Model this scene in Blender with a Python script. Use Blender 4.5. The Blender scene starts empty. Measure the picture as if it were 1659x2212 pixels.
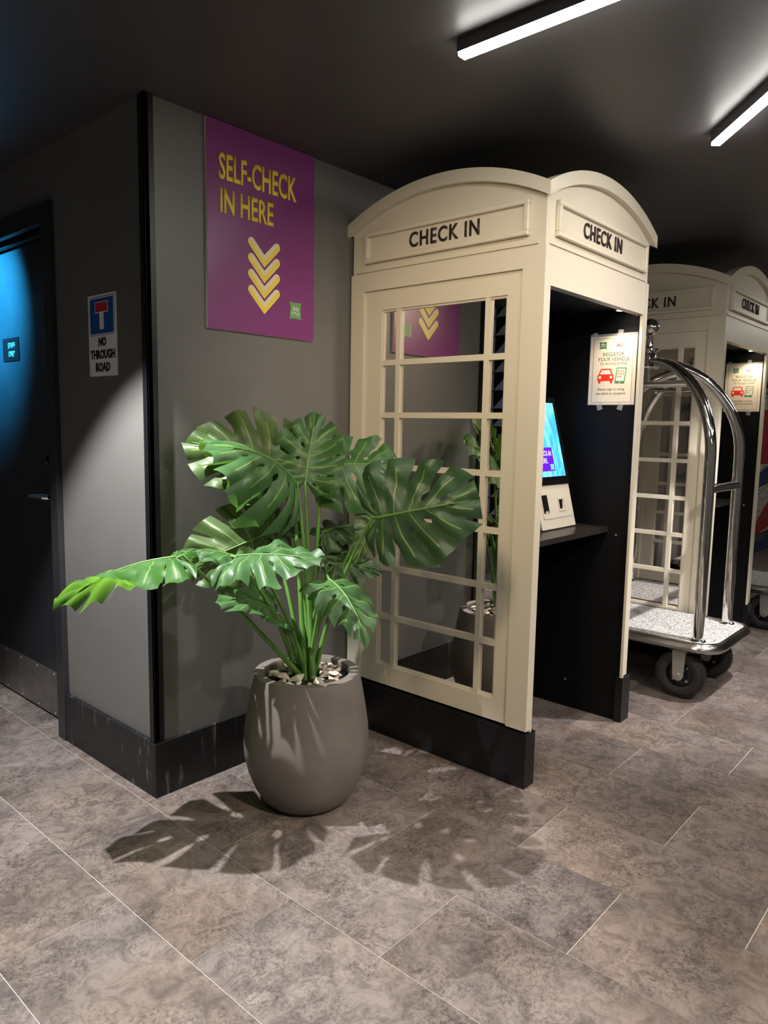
import bpy, bmesh, math, random
from mathutils import Vector, Matrix

scene = bpy.context.scene
COL = scene.collection
R = math.radians

# ------------------------------------------------------------------ camera
cam_d = bpy.data.cameras.new('camera')
cam_d.sensor_fit = 'HORIZONTAL'
cam_d.sensor_width = 36.0
cam_d.lens = 36.0 * 1571.11 / 1659.0
cam_d.clip_start = 0.05
cam = bpy.data.objects.new('camera', cam_d)
COL.objects.link(cam)
CAM_YAW, CAM_PITCH, CAM_ROLL = 0.8470, -0.1179, 0.0178
fw = Vector((math.sin(CAM_YAW) * math.cos(CAM_PITCH), math.cos(CAM_YAW) * math.cos(CAM_PITCH), math.sin(CAM_PITCH)))
rt = Vector((math.cos(CAM_YAW), -math.sin(CAM_YAW), 0))
up = rt.cross(fw)
rt2 = rt * math.cos(CAM_ROLL) + up * math.sin(CAM_ROLL)
up2 = -rt * math.sin(CAM_ROLL) + up * math.cos(CAM_ROLL)
CAM_LOC = Vector((-1.2839, -2.1672, 1.3009))
mw = Matrix((( rt2.x, up2.x, -fw.x, CAM_LOC.x), (rt2.y, up2.y, -fw.y, CAM_LOC.y), (rt2.z, up2.z, -fw.z, CAM_LOC.z), (0, 0, 0, 1)))
cam.matrix_world = mw
scene.camera = cam

# ------------------------------------------------------------------ world, exposure
scene.view_settings.view_transform = 'Standard'
scene.view_settings.look = 'None'
scene.view_settings.exposure = 0.88
scene.view_settings.gamma = 1.0
scene.view_settings.use_curve_mapping = False
try:
    scene.cycles.use_denoising = True
    scene.cycles.denoiser = 'OPENIMAGEDENOISE'
    scene.cycles.sample_clamp_indirect = 4.0
except Exception:
    pass
world = bpy.data.worlds.new('lobby_surround')
scene.world = world
world.use_nodes = True
world.node_tree.nodes['Background'].inputs[0].default_value = (0.92, 0.96, 1.0, 1)
world.node_tree.nodes['Background'].inputs[1].default_value = 0.10

CEIL = 2.323
LED_STRENGTH = 34.0
SPOTS = [  # name, position, aim, watts, cone degrees, blend, colour, radius
    ('key', (-0.60, -0.10, 2.20), (-0.60, -0.10, 0.0), 200, 84, 0.30, (1.0, 0.985, 0.985), 0.011),
    ('cyan', (-0.55, 1.30, 2.20), (0.07, 1.40, 1.80), 560, 60, 1.0, (0.03, 0.50, 1.0), 0.03),
    ('warm', (-0.75, -1.30, 2.20), (0.94, -0.50, 1.25), 52, 62, 0.9, (1.0, 0.80, 0.56), 0.12),
    ('front', (1.10, -2.60, 2.20), (1.55, -0.90, 0.9), 62, 84, 0.8, (1.0, 0.88, 0.82), 0.05),  # spot added out of view to brighten the booth fronts
    ('cart', (2.35, -1.75, 2.20), (2.55, -0.95, 0.2), 135, 66, 0.6, (1.0, 0.95, 0.94), 0.02),  # added unseen spot, brightens the cart and the floor around it
    ('floor_fill', (-0.3, -2.5, 2.20), (-0.3, -2.0, 0.0), 150, 94, 0.9, (1.0, 0.87, 0.76), 0.05),  # unseen fill spot, added to lift the floor brightness
]

# ------------------------------------------------------------------ helpers: materials
MATS = {}


def new_mat(name):
    m = bpy.data.materials.new(name)
    m.use_nodes = True
    nt = m.node_tree
    b = nt.nodes['Principled BSDF']
    MATS[name] = m
    return m, nt, b


def mat(name, col, rough=0.5, metal=0.0, spec=0.5, var=0.0, scale=12.0, bump=0.0, bscale=80.0, coat=0.0, emit=None, estr=0.0):
    m, nt, b = new_mat(name)
    b.inputs['Base Color'].default_value = (*col, 1)
    b.inputs['Roughness'].default_value = rough
    b.inputs['Metallic'].default_value = metal
    b.inputs['Specular IOR Level'].default_value = spec
    b.inputs['Coat Weight'].default_value = coat
    if emit:
        b.inputs['Emission Color'].default_value = (*emit, 1)
        b.inputs['Emission Strength'].default_value = estr
    tc = nt.nodes.new('ShaderNodeTexCoord')
    if var > 0:
        n = nt.nodes.new('ShaderNodeTexNoise')
        n.inputs['Scale'].default_value = scale
        n.inputs['Detail'].default_value = 6
        nt.links.new(tc.outputs['Object'], n.inputs['Vector'])
        r = nt.nodes.new('ShaderNodeValToRGB')
        r.color_ramp.elements[0].position = 0.3
        r.color_ramp.elements[1].position = 0.7
        r.color_ramp.elements[0].color = (*[c * (1 - var) for c in col], 1)
        r.color_ramp.elements[1].color = (*[min(1, c * (1 + var)) for c in col], 1)
        nt.links.new(n.outputs['Fac'], r.inputs['Fac'])
        nt.links.new(r.outputs['Color'], b.inputs['Base Color'])
    if bump > 0:
        n2 = nt.nodes.new('ShaderNodeTexNoise')
        n2.inputs['Scale'].default_value = bscale
        n2.inputs['Detail'].default_value = 4
        nt.links.new(tc.outputs['Object'], n2.inputs['Vector'])
        bp = nt.nodes.new('ShaderNodeBump')
        bp.inputs['Strength'].default_value = bump
        bp.inputs['Distance'].default_value = 0.002
        nt.links.new(n2.outputs['Fac'], bp.inputs['Height'])
        nt.links.new(bp.outputs['Normal'], b.inputs['Normal'])
    return m


mat('wall_paint', (0.140, 0.136, 0.129), 0.42, spec=0.45, var=0.06, scale=2.5, bump=0.05, bscale=160)
mat('ceiling_paint', (0.060, 0.057, 0.062), 0.45, spec=0.45, var=0.10, scale=3.0, bump=0.06, bscale=40)
mat('black_paint', (0.0075, 0.0075, 0.009), 0.36, spec=0.35, var=0.15, scale=9, bump=0.04, bscale=120)
mat('black_matte', (0.0030, 0.0030, 0.0038), 0.62, spec=0.2, var=0.2, scale=8)
mat('frame_paint', (0.022, 0.021, 0.024), 0.38, spec=0.5, var=0.12, scale=6)
mat('door_paint', (0.018, 0.020, 0.024), 0.34, spec=0.5, var=0.12, scale=6)
mat('cream_paint', (0.655, 0.600, 0.480), 0.36, spec=0.45, var=0.015, scale=3, bump=0.03, bscale=90)
mat('letter_black', (0.020, 0.012, 0.012), 0.35)
mat('steel_brushed', (0.30, 0.285, 0.27), 0.42, metal=0.9, var=0.15, scale=18)
mat('chrome', (0.86, 0.85, 0.84), 0.06, metal=1.0)
mat('chrome_worn', (0.62, 0.60, 0.58), 0.16, metal=1.0, var=0.1, scale=20)
mat('purple_print', (0.215, 0.036, 0.185), 0.32, spec=0.45, var=0.03, scale=2)
mat('poster_edge', (0.75, 0.66, 0.62), 0.5)
mat('yellow_print', (0.95, 0.73, 0.05), 0.4)
mat('cream_print', (0.86, 0.78, 0.50), 0.4)
mat('white_print', (0.86, 0.84, 0.79), 0.4)
mat('green_print', (0.14, 0.36, 0.12), 0.4)
mat('green_dark_print', (0.03, 0.20, 0.10), 0.4)
mat('sign_white', (0.90, 0.90, 0.89), 0.35, var=0.03, scale=6)
mat('sign_blue', (0.008, 0.085, 0.37), 0.35)
mat('sign_red', (0.62, 0.010, 0.030), 0.35)
mat('print_black', (0.012, 0.012, 0.014), 0.4)
mat('print_grey', (0.24, 0.25, 0.26), 0.4)
mat('paper', (0.88, 0.79, 0.63), 0.45, var=0.02, scale=10)
mat('print_olive', (0.15, 0.14, 0.085), 0.5)
mat('print_wine', (0.16, 0.02, 0.05), 0.5)
mat('print_red', (0.85, 0.035, 0.015), 0.5)
mat('print_green', (0.10, 0.28, 0.10), 0.5)
mat('print_khaki', (0.50, 0.42, 0.12), 0.5)
MATS_TAPE = mat('tape', (0.75, 0.75, 0.75), 0.12, spec=0.8)
MATS_TAPE.node_tree.nodes['Principled BSDF'].inputs['Alpha'].default_value = 0.22
mat('shelf_laminate', (0.030, 0.025, 0.024), 0.33, spec=0.5, var=0.15, scale=5)
mat('kiosk_plastic', (0.80, 0.745, 0.62), 0.38)
mat('black_gloss', (0.006, 0.006, 0.007), 0.09, spec=0.6)
mat('dark_slot', (0.010, 0.009, 0.008), 0.3)
mat('pot_concrete', (0.150, 0.132, 0.118), 0.50, var=0.13, scale=7, bump=0.10, bscale=30)
mat('soil', (0.018, 0.013, 0.010), 0.9, var=0.4, scale=60, bump=0.5, bscale=90)
mat('stone_pale', (0.74, 0.66, 0.56), 0.75, var=0.25, scale=22, bump=0.35, bscale=60)
mat('stone_tan', (0.52, 0.43, 0.34), 0.8, var=0.25, scale=22, bump=0.35, bscale=60)
mat('petiole', (0.10, 0.23, 0.045), 0.38, var=0.25, scale=9)
mat('rubber', (0.020, 0.018, 0.017), 0.75, var=0.2, scale=30, bump=0.2, bscale=120)
mat('wheel_hub', (0.010, 0.010, 0.011), 0.28)
mat('zinc', (0.52, 0.51, 0.49), 0.38, metal=0.7)
mat('bumper', (0.42, 0.41, 0.40), 0.22, metal=1.0, var=0.15, scale=14)
mat('grout', (0.62, 0.575, 0.52), 0.8)
mat('wall_dim', (0.27, 0.26, 0.25), 0.6, var=0.08, scale=2)
mat('tile_black', (0.008, 0.008, 0.010), 0.2)
mat('tile_grey', (0.46, 0.45, 0.46), 0.25)
mat('mirror_glass', (0.74, 0.715, 0.69), 0.012, metal=1.0)
mat('housing', (0.06, 0.058, 0.06), 0.4)
mat('end_cap', (0.5, 0.5, 0.5), 0.3, metal=0.6)


def diffuser():
    m, nt, b = new_mat('led_diffuser')
    b.inputs['Base Color'].default_value = (0.9, 0.9, 0.88, 1)
    b.inputs['Emission Color'].default_value = (1.0, 0.955, 0.88, 1)
    b.inputs['Emission Strength'].default_value = LED_STRENGTH


def puck():
    m, nt, b = new_mat('puck_glow')
    b.inputs['Emission Color'].default_value = (1.0, 0.86, 0.66, 1)
    b.inputs['Emission Strength'].default_value = 25


diffuser()
puck()


def scuffed():
    m, nt, b = new_mat('baseboard_paint')
    L = nt.links.new
    tc = nt.nodes.new('ShaderNodeTexCoord')
    mp = nt.nodes.new('ShaderNodeMapping'); mp.inputs['Scale'].default_value = (16, 16, 3.5); mp.inputs['Rotation'].default_value = (0.12, 0, 0)
    L(tc.outputs['Object'], mp.inputs['Vector'])
    n = nt.nodes.new('ShaderNodeTexNoise'); n.inputs['Scale'].default_value = 2.2; n.inputs['Detail'].default_value = 8; n.inputs['Distortion'].default_value = 0.6
    L(mp.outputs[0], n.inputs['Vector'])
    r = nt.nodes.new('ShaderNodeValToRGB')
    e = r.color_ramp.elements
    e[0].position = 0.30; e[0].color = (0.0085, 0.0085, 0.0098, 1)
    e[1].position = 0.80; e[1].color = (0.16, 0.155, 0.15, 1)
    k = e.new(0.62); k.color = (0.013, 0.013, 0.014, 1)
    L(n.outputs['Fac'], r.inputs['Fac']); L(r.outputs[0], b.inputs['Base Color'])
    b.inputs['Roughness'].default_value = 0.42
    b.inputs['Specular IOR Level'].default_value = 0.35


scuffed()


def floor_mat():
    m, nt, b = new_mat('floor_tile')
    L = nt.links.new
    tc = nt.nodes.new('ShaderNodeTexCoord')
    oi = nt.nodes.new('ShaderNodeObjectInfo')
    mul = nt.nodes.new('ShaderNodeVectorMath'); mul.operation = 'SCALE'
    cx = nt.nodes.new('ShaderNodeCombineXYZ')
    L(oi.outputs['Random'], cx.inputs[0]); L(oi.outputs['Random'], cx.inputs[1]); L(oi.outputs['Random'], cx.inputs[2])
    L(cx.outputs[0], mul.inputs[0]); mul.inputs['Scale'].default_value = 57.0
    add = nt.nodes.new('ShaderNodeVectorMath'); add.operation = 'ADD'
    L(tc.outputs['Object'], add.inputs[0]); L(mul.outputs[0], add.inputs[1])

    def noise(scale, det, rough=0.6, dist=0.0):
        n = nt.nodes.new('ShaderNodeTexNoise')
        n.inputs['Scale'].default_value = scale; n.inputs['Detail'].default_value = det
        n.inputs['Roughness'].default_value = rough; n.inputs['Distortion'].default_value = dist
        L(add.outputs[0], n.inputs['Vector']); return n

    def ramp(n, p0, c0, p1, c1):
        r = nt.nodes.new('ShaderNodeValToRGB')
        r.color_ramp.elements[0].position = p0; r.color_ramp.elements[1].position = p1
        r.color_ramp.elements[0].color = (*c0, 1); r.color_ramp.elements[1].color = (*c1, 1)
        L(n.outputs['Fac'], r.inputs['Fac']); return r

    big = ramp(noise(2.6, 4, 0.55, 0.5), 0.34, (0.118, 0.101, 0.092), 0.66, (0.226, 0.193, 0.172))
    warm = ramp(noise(2.1, 3, 0.5), 0.40, (0.97, 0.97, 1.00), 0.70, (1.07, 0.97, 0.88))
    mid = ramp(noise(15, 9, 0.78, 0.9), 0.40, (0.58, 0.57, 0.57), 0.56, (1.12, 1.12, 1.11))
    fine = ramp(noise(95, 6, 0.8, 0.5), 0.40, (0.52, 0.51, 0.51), 0.54, (1.12, 1.12, 1.12))
    patch = ramp(noise(6, 4, 0.6), 0.40, (0.15, 0.15, 0.15), 0.58, (1, 1, 1))

    def mix(a, bb, typ='MULTIPLY', fac=1.0):
        x = nt.nodes.new('ShaderNodeMixRGB'); x.blend_type = typ
        if isinstance(fac, float):
            x.inputs[0].default_value = fac
        else:
            L(fac, x.inputs[0])
        L(a, x.inputs[1]); L(bb, x.inputs[2]); return x.outputs[0]
    c = mix(big.outputs[0], warm.outputs[0])
    c = mix(c, mid.outputs[0], fac=0.9)
    c = mix(c, fine.outputs[0], fac=patch.outputs[0])
    L(c, b.inputs['Base Color'])
    b.inputs['Roughness'].default_value = 0.46
    b.inputs['Specular IOR Level'].default_value = 0.35
    bp = nt.nodes.new('ShaderNodeBump'); bp.inputs['Strength'].default_value = 0.18; bp.inputs['Distance'].default_value = 0.002
    L(fine.outputs[0], bp.inputs['Height']); L(bp.outputs[0], b.inputs['Normal'])


floor_mat()


def leaf_mat(name, dark, light, trans):
    m, nt, b = new_mat(name)
    L = nt.links.new
    tc = nt.nodes.new('ShaderNodeTexCoord')
    uv = nt.nodes.new('ShaderNodeUVMap')
    sp = nt.nodes.new('ShaderNodeSeparateXYZ'); L(uv.outputs[0], sp.inputs[0])

    def math_n(op, a, bb):
        n = nt.nodes.new('ShaderNodeMath'); n.operation = op
        for i, v in enumerate((a, bb)):
            if isinstance(v, (int, float)):
                n.inputs[i].default_value = v
            else:
                L(v, n.inputs[i])
        return n.outputs[0]
    dv = math_n('ABSOLUTE', math_n('SUBTRACT', sp.outputs[0], 0.5), 0)
    vein = math_n('LESS_THAN', dv, 0.028)
    vein = math_n('MULTIPLY', vein, math_n('LESS_THAN', sp.outputs[1], 0.80))
    mr = math_n('LESS_THAN', sp.outputs[1], 0.022)
    mask = math_n('MULTIPLY', math_n('MAXIMUM', vein, mr), 0.45)
    n = nt.nodes.new('ShaderNodeTexNoise'); n.inputs['Scale'].default_value = 14; n.inputs['Detail'].default_value = 5
    L(tc.outputs['Object'], n.inputs['Vector'])
    r = nt.nodes.new('ShaderNodeValToRGB')
    r.color_ramp.elements[0].position = 0.3; r.color_ramp.elements[1].position = 0.72
    r.color_ramp.elements[0].color = (*dark, 1); r.color_ramp.elements[1].color = (*light, 1)
    L(n.outputs['Fac'], r.inputs['Fac'])
    mx = nt.nodes.new('ShaderNodeMixRGB'); L(mask, mx.inputs[0]); L(r.outputs[0], mx.inputs[1])
    mx.inputs[2].default_value = (0.34, 0.45, 0.10, 1)
    L(mx.outputs[0], b.inputs['Base Color'])
    b.inputs['Roughness'].default_value = 0.47
    b.inputs['Specular IOR Level'].default_value = 0.42
    w = nt.nodes.new('ShaderNodeTexWave'); w.inputs['Scale'].default_value = 30; w.inputs['Distortion'].default_value = 6
    L(tc.outputs['Object'], w.inputs['Vector'])
    bp = nt.nodes.new('ShaderNodeBump'); bp.inputs['Strength'].default_value = 0.25; bp.inputs['Distance'].default_value = 0.004
    L(n.outputs['Fac'], bp.inputs['Height']); L(bp.outputs[0], b.inputs['Normal'])
    t = nt.nodes.new('ShaderNodeBsdfTranslucent')
    t.inputs[0].default_value = (0.22, 0.50, 0.05, 1)
    ms = nt.nodes.new('ShaderNodeMixShader'); ms.inputs[0].default_value = trans
    L(b.outputs[0], ms.inputs[1]); L(t.outputs[0], ms.inputs[2])
    L(ms.outputs[0], nt.nodes['Material Output'].inputs[0])


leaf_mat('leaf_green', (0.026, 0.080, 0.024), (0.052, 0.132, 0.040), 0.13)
leaf_mat('leaf_backlit', (0.030, 0.105, 0.022), (0.060, 0.165, 0.035), 0.34)  # brighter, more translucent copy of the leaf green, imitating backlight
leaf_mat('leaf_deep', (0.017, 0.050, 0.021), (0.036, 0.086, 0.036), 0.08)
leaf_mat('leaf_olive', (0.046, 0.088, 0.024), (0.074, 0.124, 0.036), 0.12)


def screen_mat():
    m, nt, b = new_mat('screen_picture')
    L = nt.links.new
    tc = nt.nodes.new('ShaderNodeTexCoord')
    mp = nt.nodes.new('ShaderNodeMapping'); mp.inputs['Scale'].default_value = (11, 11, 3.2); mp.inputs['Rotation'].default_value = (0, 0.25, 0)
    L(tc.outputs['Object'], mp.inputs['Vector'])
    n = nt.nodes.new('ShaderNodeTexNoise'); n.inputs['Scale'].default_value = 2.0; n.inputs['Detail'].default_value = 5; n.inputs['Distortion'].default_value = 1.2
    L(mp.outputs[0], n.inputs['Vector'])
    r = nt.nodes.new('ShaderNodeValToRGB')
    e = r.color_ramp.elements
    e[0].position = 0.28; e[0].color = (0.12, 0.10, 0.62, 1)
    e[1].position = 0.70; e[1].color = (0.30, 0.62, 0.95, 1)
    k = e.new(0.42); k.color = (0.02, 0.36, 0.88, 1)
    k = e.new(0.55); k.color = (0.13, 0.48, 0.98, 1)
    L(n.outputs['Fac'], r.inputs['Fac'])
    b.inputs['Base Color'].default_value = (0.02, 0.02, 0.02, 1)
    b.inputs['Roughness'].default_value = 0.12
    L(r.outputs[0], b.inputs['Emission Color'])
    b.inputs['Emission Strength'].default_value = 1.15


screen_mat()
mat('screen_purple', (0.02, 0.005, 0.05), 0.2, emit=(0.10, 0.008, 0.50), estr=1.0)
mat('screen_white', (0.1, 0.1, 0.1), 0.2, emit=(0.65, 0.72, 0.95), estr=1.0)
mat('screen_teal', (0.02, 0.1, 0.1), 0.2, emit=(0.12, 0.62, 0.60), estr=1.0)


def carpet_mat():
    m, nt, b = new_mat('deck_carpet')
    L = nt.links.new
    tc = nt.nodes.new('ShaderNodeTexCoord')
    n = nt.nodes.new('ShaderNodeTexNoise'); n.inputs['Scale'].default_value = 130; n.inputs['Detail'].default_value = 3
    L(tc.outputs['Object'], n.inputs['Vector'])
    r = nt.nodes.new('ShaderNodeValToRGB')
    r.color_ramp.elements[0].position = 0.40; r.color_ramp.elements[1].position = 0.58
    r.color_ramp.elements[0].color = (0.20, 0.195, 0.19, 1); r.color_ramp.elements[1].color = (0.66, 0.65, 0.63, 1)
    L(n.outputs['Fac'], r.inputs['Fac']); L(r.outputs[0], b.inputs['Base Color'])
    b.inputs['Roughness'].default_value = 0.9
    bp = nt.nodes.new('ShaderNodeBump'); bp.inputs['Strength'].default_value = 0.6; bp.inputs['Distance'].default_value = 0.004
    L(n.outputs['Fac'], bp.inputs['Height']); L(bp.outputs[0], b.inputs['Normal'])


carpet_mat()


def plank_mat(name, col):
    m, nt, b = new_mat(name)
    L = nt.links.new
    tc = nt.nodes.new('ShaderNodeTexCoord')
    mp = nt.nodes.new('ShaderNodeMapping'); mp.inputs['Scale'].default_value = (1.5, 1.5, 9)
    L(tc.outputs['Object'], mp.inputs['Vector'])
    n = nt.nodes.new('ShaderNodeTexNoise'); n.inputs['Scale'].default_value = 4; n.inputs['Detail'].default_value = 7
    L(mp.outputs[0], n.inputs['Vector'])
    r = nt.nodes.new('ShaderNodeValToRGB')
    r.color_ramp.elements[0].position = 0.30; r.color_ramp.elements[1].position = 0.52
    r.color_ramp.elements[0].color = (0.10, 0.095, 0.085, 1); r.color_ramp.elements[1].color = (*col, 1)
    L(n.outputs['Fac'], r.inputs['Fac']); L(r.outputs[0], b.inputs['Base Color'])
    b.inputs['Roughness'].default_value = 0.7


plank_mat('plank_white', (0.52, 0.49, 0.44))
plank_mat('plank_red', (0.42, 0.020, 0.025))
plank_mat('plank_blue', (0.015, 0.035, 0.13))


# ------------------------------------------------------------------ helpers: geometry
class MB:
    """collects shapes into one mesh"""

    def __init__(self):
        self.bm = bmesh.new()

    def box(self, x0, x1, y0, y1, z0, z1, bev=0.0):
        x0, x1 = min(x0, x1), max(x0, x1); y0, y1 = min(y0, y1), max(y0, y1); z0, z1 = min(z0, z1), max(z0, z1)
        vs = [self.bm.verts.new(p) for p in ((x0, y0, z0), (x1, y0, z0), (x1, y1, z0), (x0, y1, z0), (x0, y0, z1), (x1, y0, z1), (x1, y1, z1), (x0, y1, z1))]
        fs = [self.bm.faces.new([vs[i] for i in f]) for f in ((0, 3, 2, 1), (4, 5, 6, 7), (0, 1, 5, 4), (1, 2, 6, 5), (2, 3, 7, 6), (3, 0, 4, 7))]
        if bev > 0:
            es = list({e for f in fs for e in f.edges})
            bmesh.ops.bevel(self.bm, geom=es, offset=bev, segments=2, affect='EDGES', profile=0.7)
        return self

    def prism(self, pts, fr, d0, d1):
        """polygon pts (a, b) in frame fr, extruded along the frame's normal from d0 to d1"""
        o, r_, u_, n_ = fr
        A = [self.bm.verts.new(o + r_ * a + u_ * b + n_ * d0) for a, b in pts]
        B = [self.bm.verts.new(o + r_ * a + u_ * b + n_ * d1) for a, b in pts]
        n = len(pts)
        self.bm.faces.new(B)
        self.bm.faces.new(A[::-1])
        for i in range(n):
            j = (i + 1) % n
            self.bm.faces.new((A[i], A[j], B[j], B[i]))
        return self

    def strip(self, outer, inner, fr, d0, d1):
        """solid band between two open polylines of equal length"""
        o, r_, u_, n_ = fr
        def mk(P, d):
            return [self.bm.verts.new(o + r_ * a + u_ * b + n_ * d) for a, b in P]
        O0, I0, O1, I1 = mk(outer, d0), mk(inner, d0), mk(outer, d1), mk(inner, d1)
        n = len(outer)
        for i in range(n - 1):
            self.bm.faces.new((O1[i], I1[i], I1[i + 1], O1[i + 1]))
            self.bm.faces.new((O0[i], O0[i + 1], I0[i + 1], I0[i]))
            self.bm.faces.new((O0[i], O1[i], O1[i + 1], O0[i + 1]))
            self.bm.faces.new((I0[i], I0[i + 1], I1[i + 1], I1[i]))
        for k in (0, n - 1):
            f = (O0[k], I0[k], I1[k], O1[k])
            self.bm.faces.new(f if k == 0 else f[::-1])
        return self

    def tube(self, path, rad, seg=14, caps=True):
        path = [Vector(p) for p in path]
        if not hasattr(rad, '__len__'):
            rad = [rad] * len(path)
        rings = []
        ref = None
        for i, p in enumerate(path):
            t = (path[min(i + 1, len(path) - 1)] - path[max(i - 1, 0)]).normalized()
            if ref is None:
                ref = Vector((0, 0, 1)) if abs(t.z) < 0.9 else Vector((1, 0, 0))
            a = (ref - t * ref.dot(t)).normalized(); ref = a
            b = t.cross(a)
            rings.append([self.bm.verts.new(p + (a * math.cos(k * 2 * math.pi / seg) + b * math.sin(k * 2 * math.pi / seg)) * rad[i]) for k in range(seg)])
        for i in range(len(rings) - 1):
            for k in range(seg):
                j = (k + 1) % seg
                self.bm.faces.new((rings[i][k], rings[i][j], rings[i + 1][j], rings[i + 1][k]))
        if caps:
            self.bm.faces.new(rings[0][::-1]); self.bm.faces.new(rings[-1])
        return self

    def lathe(self, prof, c=(0, 0, 0), axis='Z', seg=48, closed=False):
        c = Vector(c)
        def P(r_, h, a):
            q = (r_ * math.cos(a), r_ * math.sin(a), h)
            if axis == 'X': q = (h, q[0], q[1])
            if axis == 'Y': q = (q[1], h, q[0])
            return c + Vector(q)
        rings = []
        for r_, h in prof:
            if r_ < 1e-6:
                rings.append([self.bm.verts.new(P(0, h, 0))])
            else:
                rings.append([self.bm.verts.new(P(r_, h, k * 2 * math.pi / seg)) for k in range(seg)])
        pairs = list(zip(rings, rings[1:])) + ([(rings[-1], rings[0])] if closed else [])
        for A, B in pairs:
            for k in range(seg):
                j = (k + 1) % seg
                if len(A) == 1 and len(B) == 1:
                    continue
                if len(A) == 1:
                    self.bm.faces.new((A[0], B[j], B[k]))
                elif len(B) == 1:
                    self.bm.faces.new((A[k], A[j], B[0]))
                else:
                    self.bm.faces.new((A[k], A[j], B[j], B[k]))
        return self

    def mesh_in(self, me, M):
        k = len(self.bm.verts)
        self.bm.from_mesh(me)
        self.bm.verts.ensure_lookup_table()
        for v in self.bm.verts[k:]:
            v.co = M @ v.co
        return self

    def build(self, name, material, parent=None, smooth=False, loc=None, angle=35):
        bmesh.ops.recalc_face_normals(self.bm, faces=self.bm.faces[:])
        me = bpy.data.meshes.new(name)
        self.bm.to_mesh(me); self.bm.free()
        if smooth:
            for p in me.polygons:
                p.use_smooth = True
            try:
                me.set_sharp_from_angle(angle=R(angle))
            except Exception:
                pass
        for mm in (material if isinstance(material, (list, tuple)) else [material]):
            me.materials.append(MATS[mm])
        return link(name, me, parent, loc)


def link(name, me, parent=None, loc=None):
    o = bpy.data.objects.new(name, me)
    COL.objects.link(o)
    if parent is not None:
        o.parent = parent
    if loc is not None:
        o.location = loc
    return o


def tag(o, label=None, cat=None, group=None, kind=None):
    if label: o['label'] = label
    if cat: o['category'] = cat
    if group: o['group'] = group
    if kind: o['kind'] = kind
    return o


def empty(name, loc=(0, 0, 0), rz=0.0):
    e = bpy.data.objects.new(name, None)
    e.empty_display_size = 0.1
    e.location = loc; e.rotation_euler = (0, 0, rz)
    COL.objects.link(e)
    return e


def frame(o, r_, u_):
    r_, u_ = Vector(r_), Vector(u_)
    return (Vector(o), r_, u_, r_.cross(u_))


def shift(fr, a, b, c=0.0):
    o, r_, u_, n_ = fr
    return (o + r_ * a + u_ * b + n_ * c, r_, u_, n_)


def rect(a0, a1, b0, b1):
    return [(a0, b0), (a1, b0), (a1, b1), (a0, b1)]


def rrect(a0, a1, b0, b1, r_, n=5):
    out = []
    for cx, cy, s in ((a1 - r_, b0 + r_, -90), (a1 - r_, b1 - r_, 0), (a0 + r_, b1 - r_, 90), (a0 + r_, b0 + r_, 180)):
        for i in range(n + 1):
            t = R(s + 90 * i / n)
            out.append((cx + r_ * math.cos(t), cy + r_ * math.sin(t)))
    return out


def circle(cx, cy, r_, n=20):
    return [(cx + r_ * math.cos(2 * math.pi * i / n), cy + r_ * math.sin(2 * math.pi * i / n)) for i in range(n)]


def text(name, s, fr, w, h, material, parent, depth=0.0008, offset=0.0, lift=0.0006, align='C', space=1.0):
    """lettering scaled to a box w x h, centred on the frame's origin"""
    cu = bpy.data.curves.new('lettering', 'FONT')
    cu.body = s; cu.size = 1.0; cu.resolution_u = 3; cu.offset = offset; cu.space_character = space
    cu.extrude = 0.0; cu.fill_mode = 'FRONT'
    ob = bpy.data.objects.new('lettering_source', cu)
    COL.objects.link(ob)
    dg = bpy.context.evaluated_depsgraph_get()
    dg.update()
    me = bpy.data.meshes.new_from_object(ob.evaluated_get(dg))
    bpy.data.objects.remove(ob); bpy.data.curves.remove(cu)
    xs = [v.co.x for v in me.vertices]; ys = [v.co.y for v in me.vertices]
    x0, x1, y0, y1 = min(xs), max(xs), min(ys), max(ys)
    if w is None:
        w = h * (x1 - x0) / (y1 - y0)
    o, r_, u_, n_ = fr
    bm = bmesh.new(); bm.from_mesh(me); bpy.data.meshes.remove(me)
    bmesh.ops.remove_doubles(bm, verts=bm.verts[:], dist=1e-5)
    ext = bmesh.ops.extrude_face_region(bm, geom=bm.faces[:])
    top = [g for g in ext['geom'] if isinstance(g, bmesh.types.BMVert)]
    tops = set(top)
    for v in bm.verts:
        a = ((v.co.x - x0) / (x1 - x0) - 0.5) * w
        b = ((v.co.y - y0) / (y1 - y0) - 0.5) * h
        v.co = o + r_ * a + u_ * b + n_ * (lift + (depth if v in tops else 0.0))
    m = MB(); m.bm.free(); m.bm = bm
    return m.build(name, material, parent)


def arc(c, r_, a0, a1, n):
    return [(c[0] + r_ * math.cos(R(a0 + (a1 - a0) * i / n)), c[1] + r_ * math.sin(R(a0 + (a1 - a0) * i / n))) for i in range(n + 1)]


# ------------------------------------------------------------------ the setting
WX, WY = 0.015, 0.008        # faces of the left wall and of the wall behind the booths
X_FAR, X_END, Y_BACK, Y_LEFT = -2.20, 8.2, -5.2, 2.6

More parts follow.
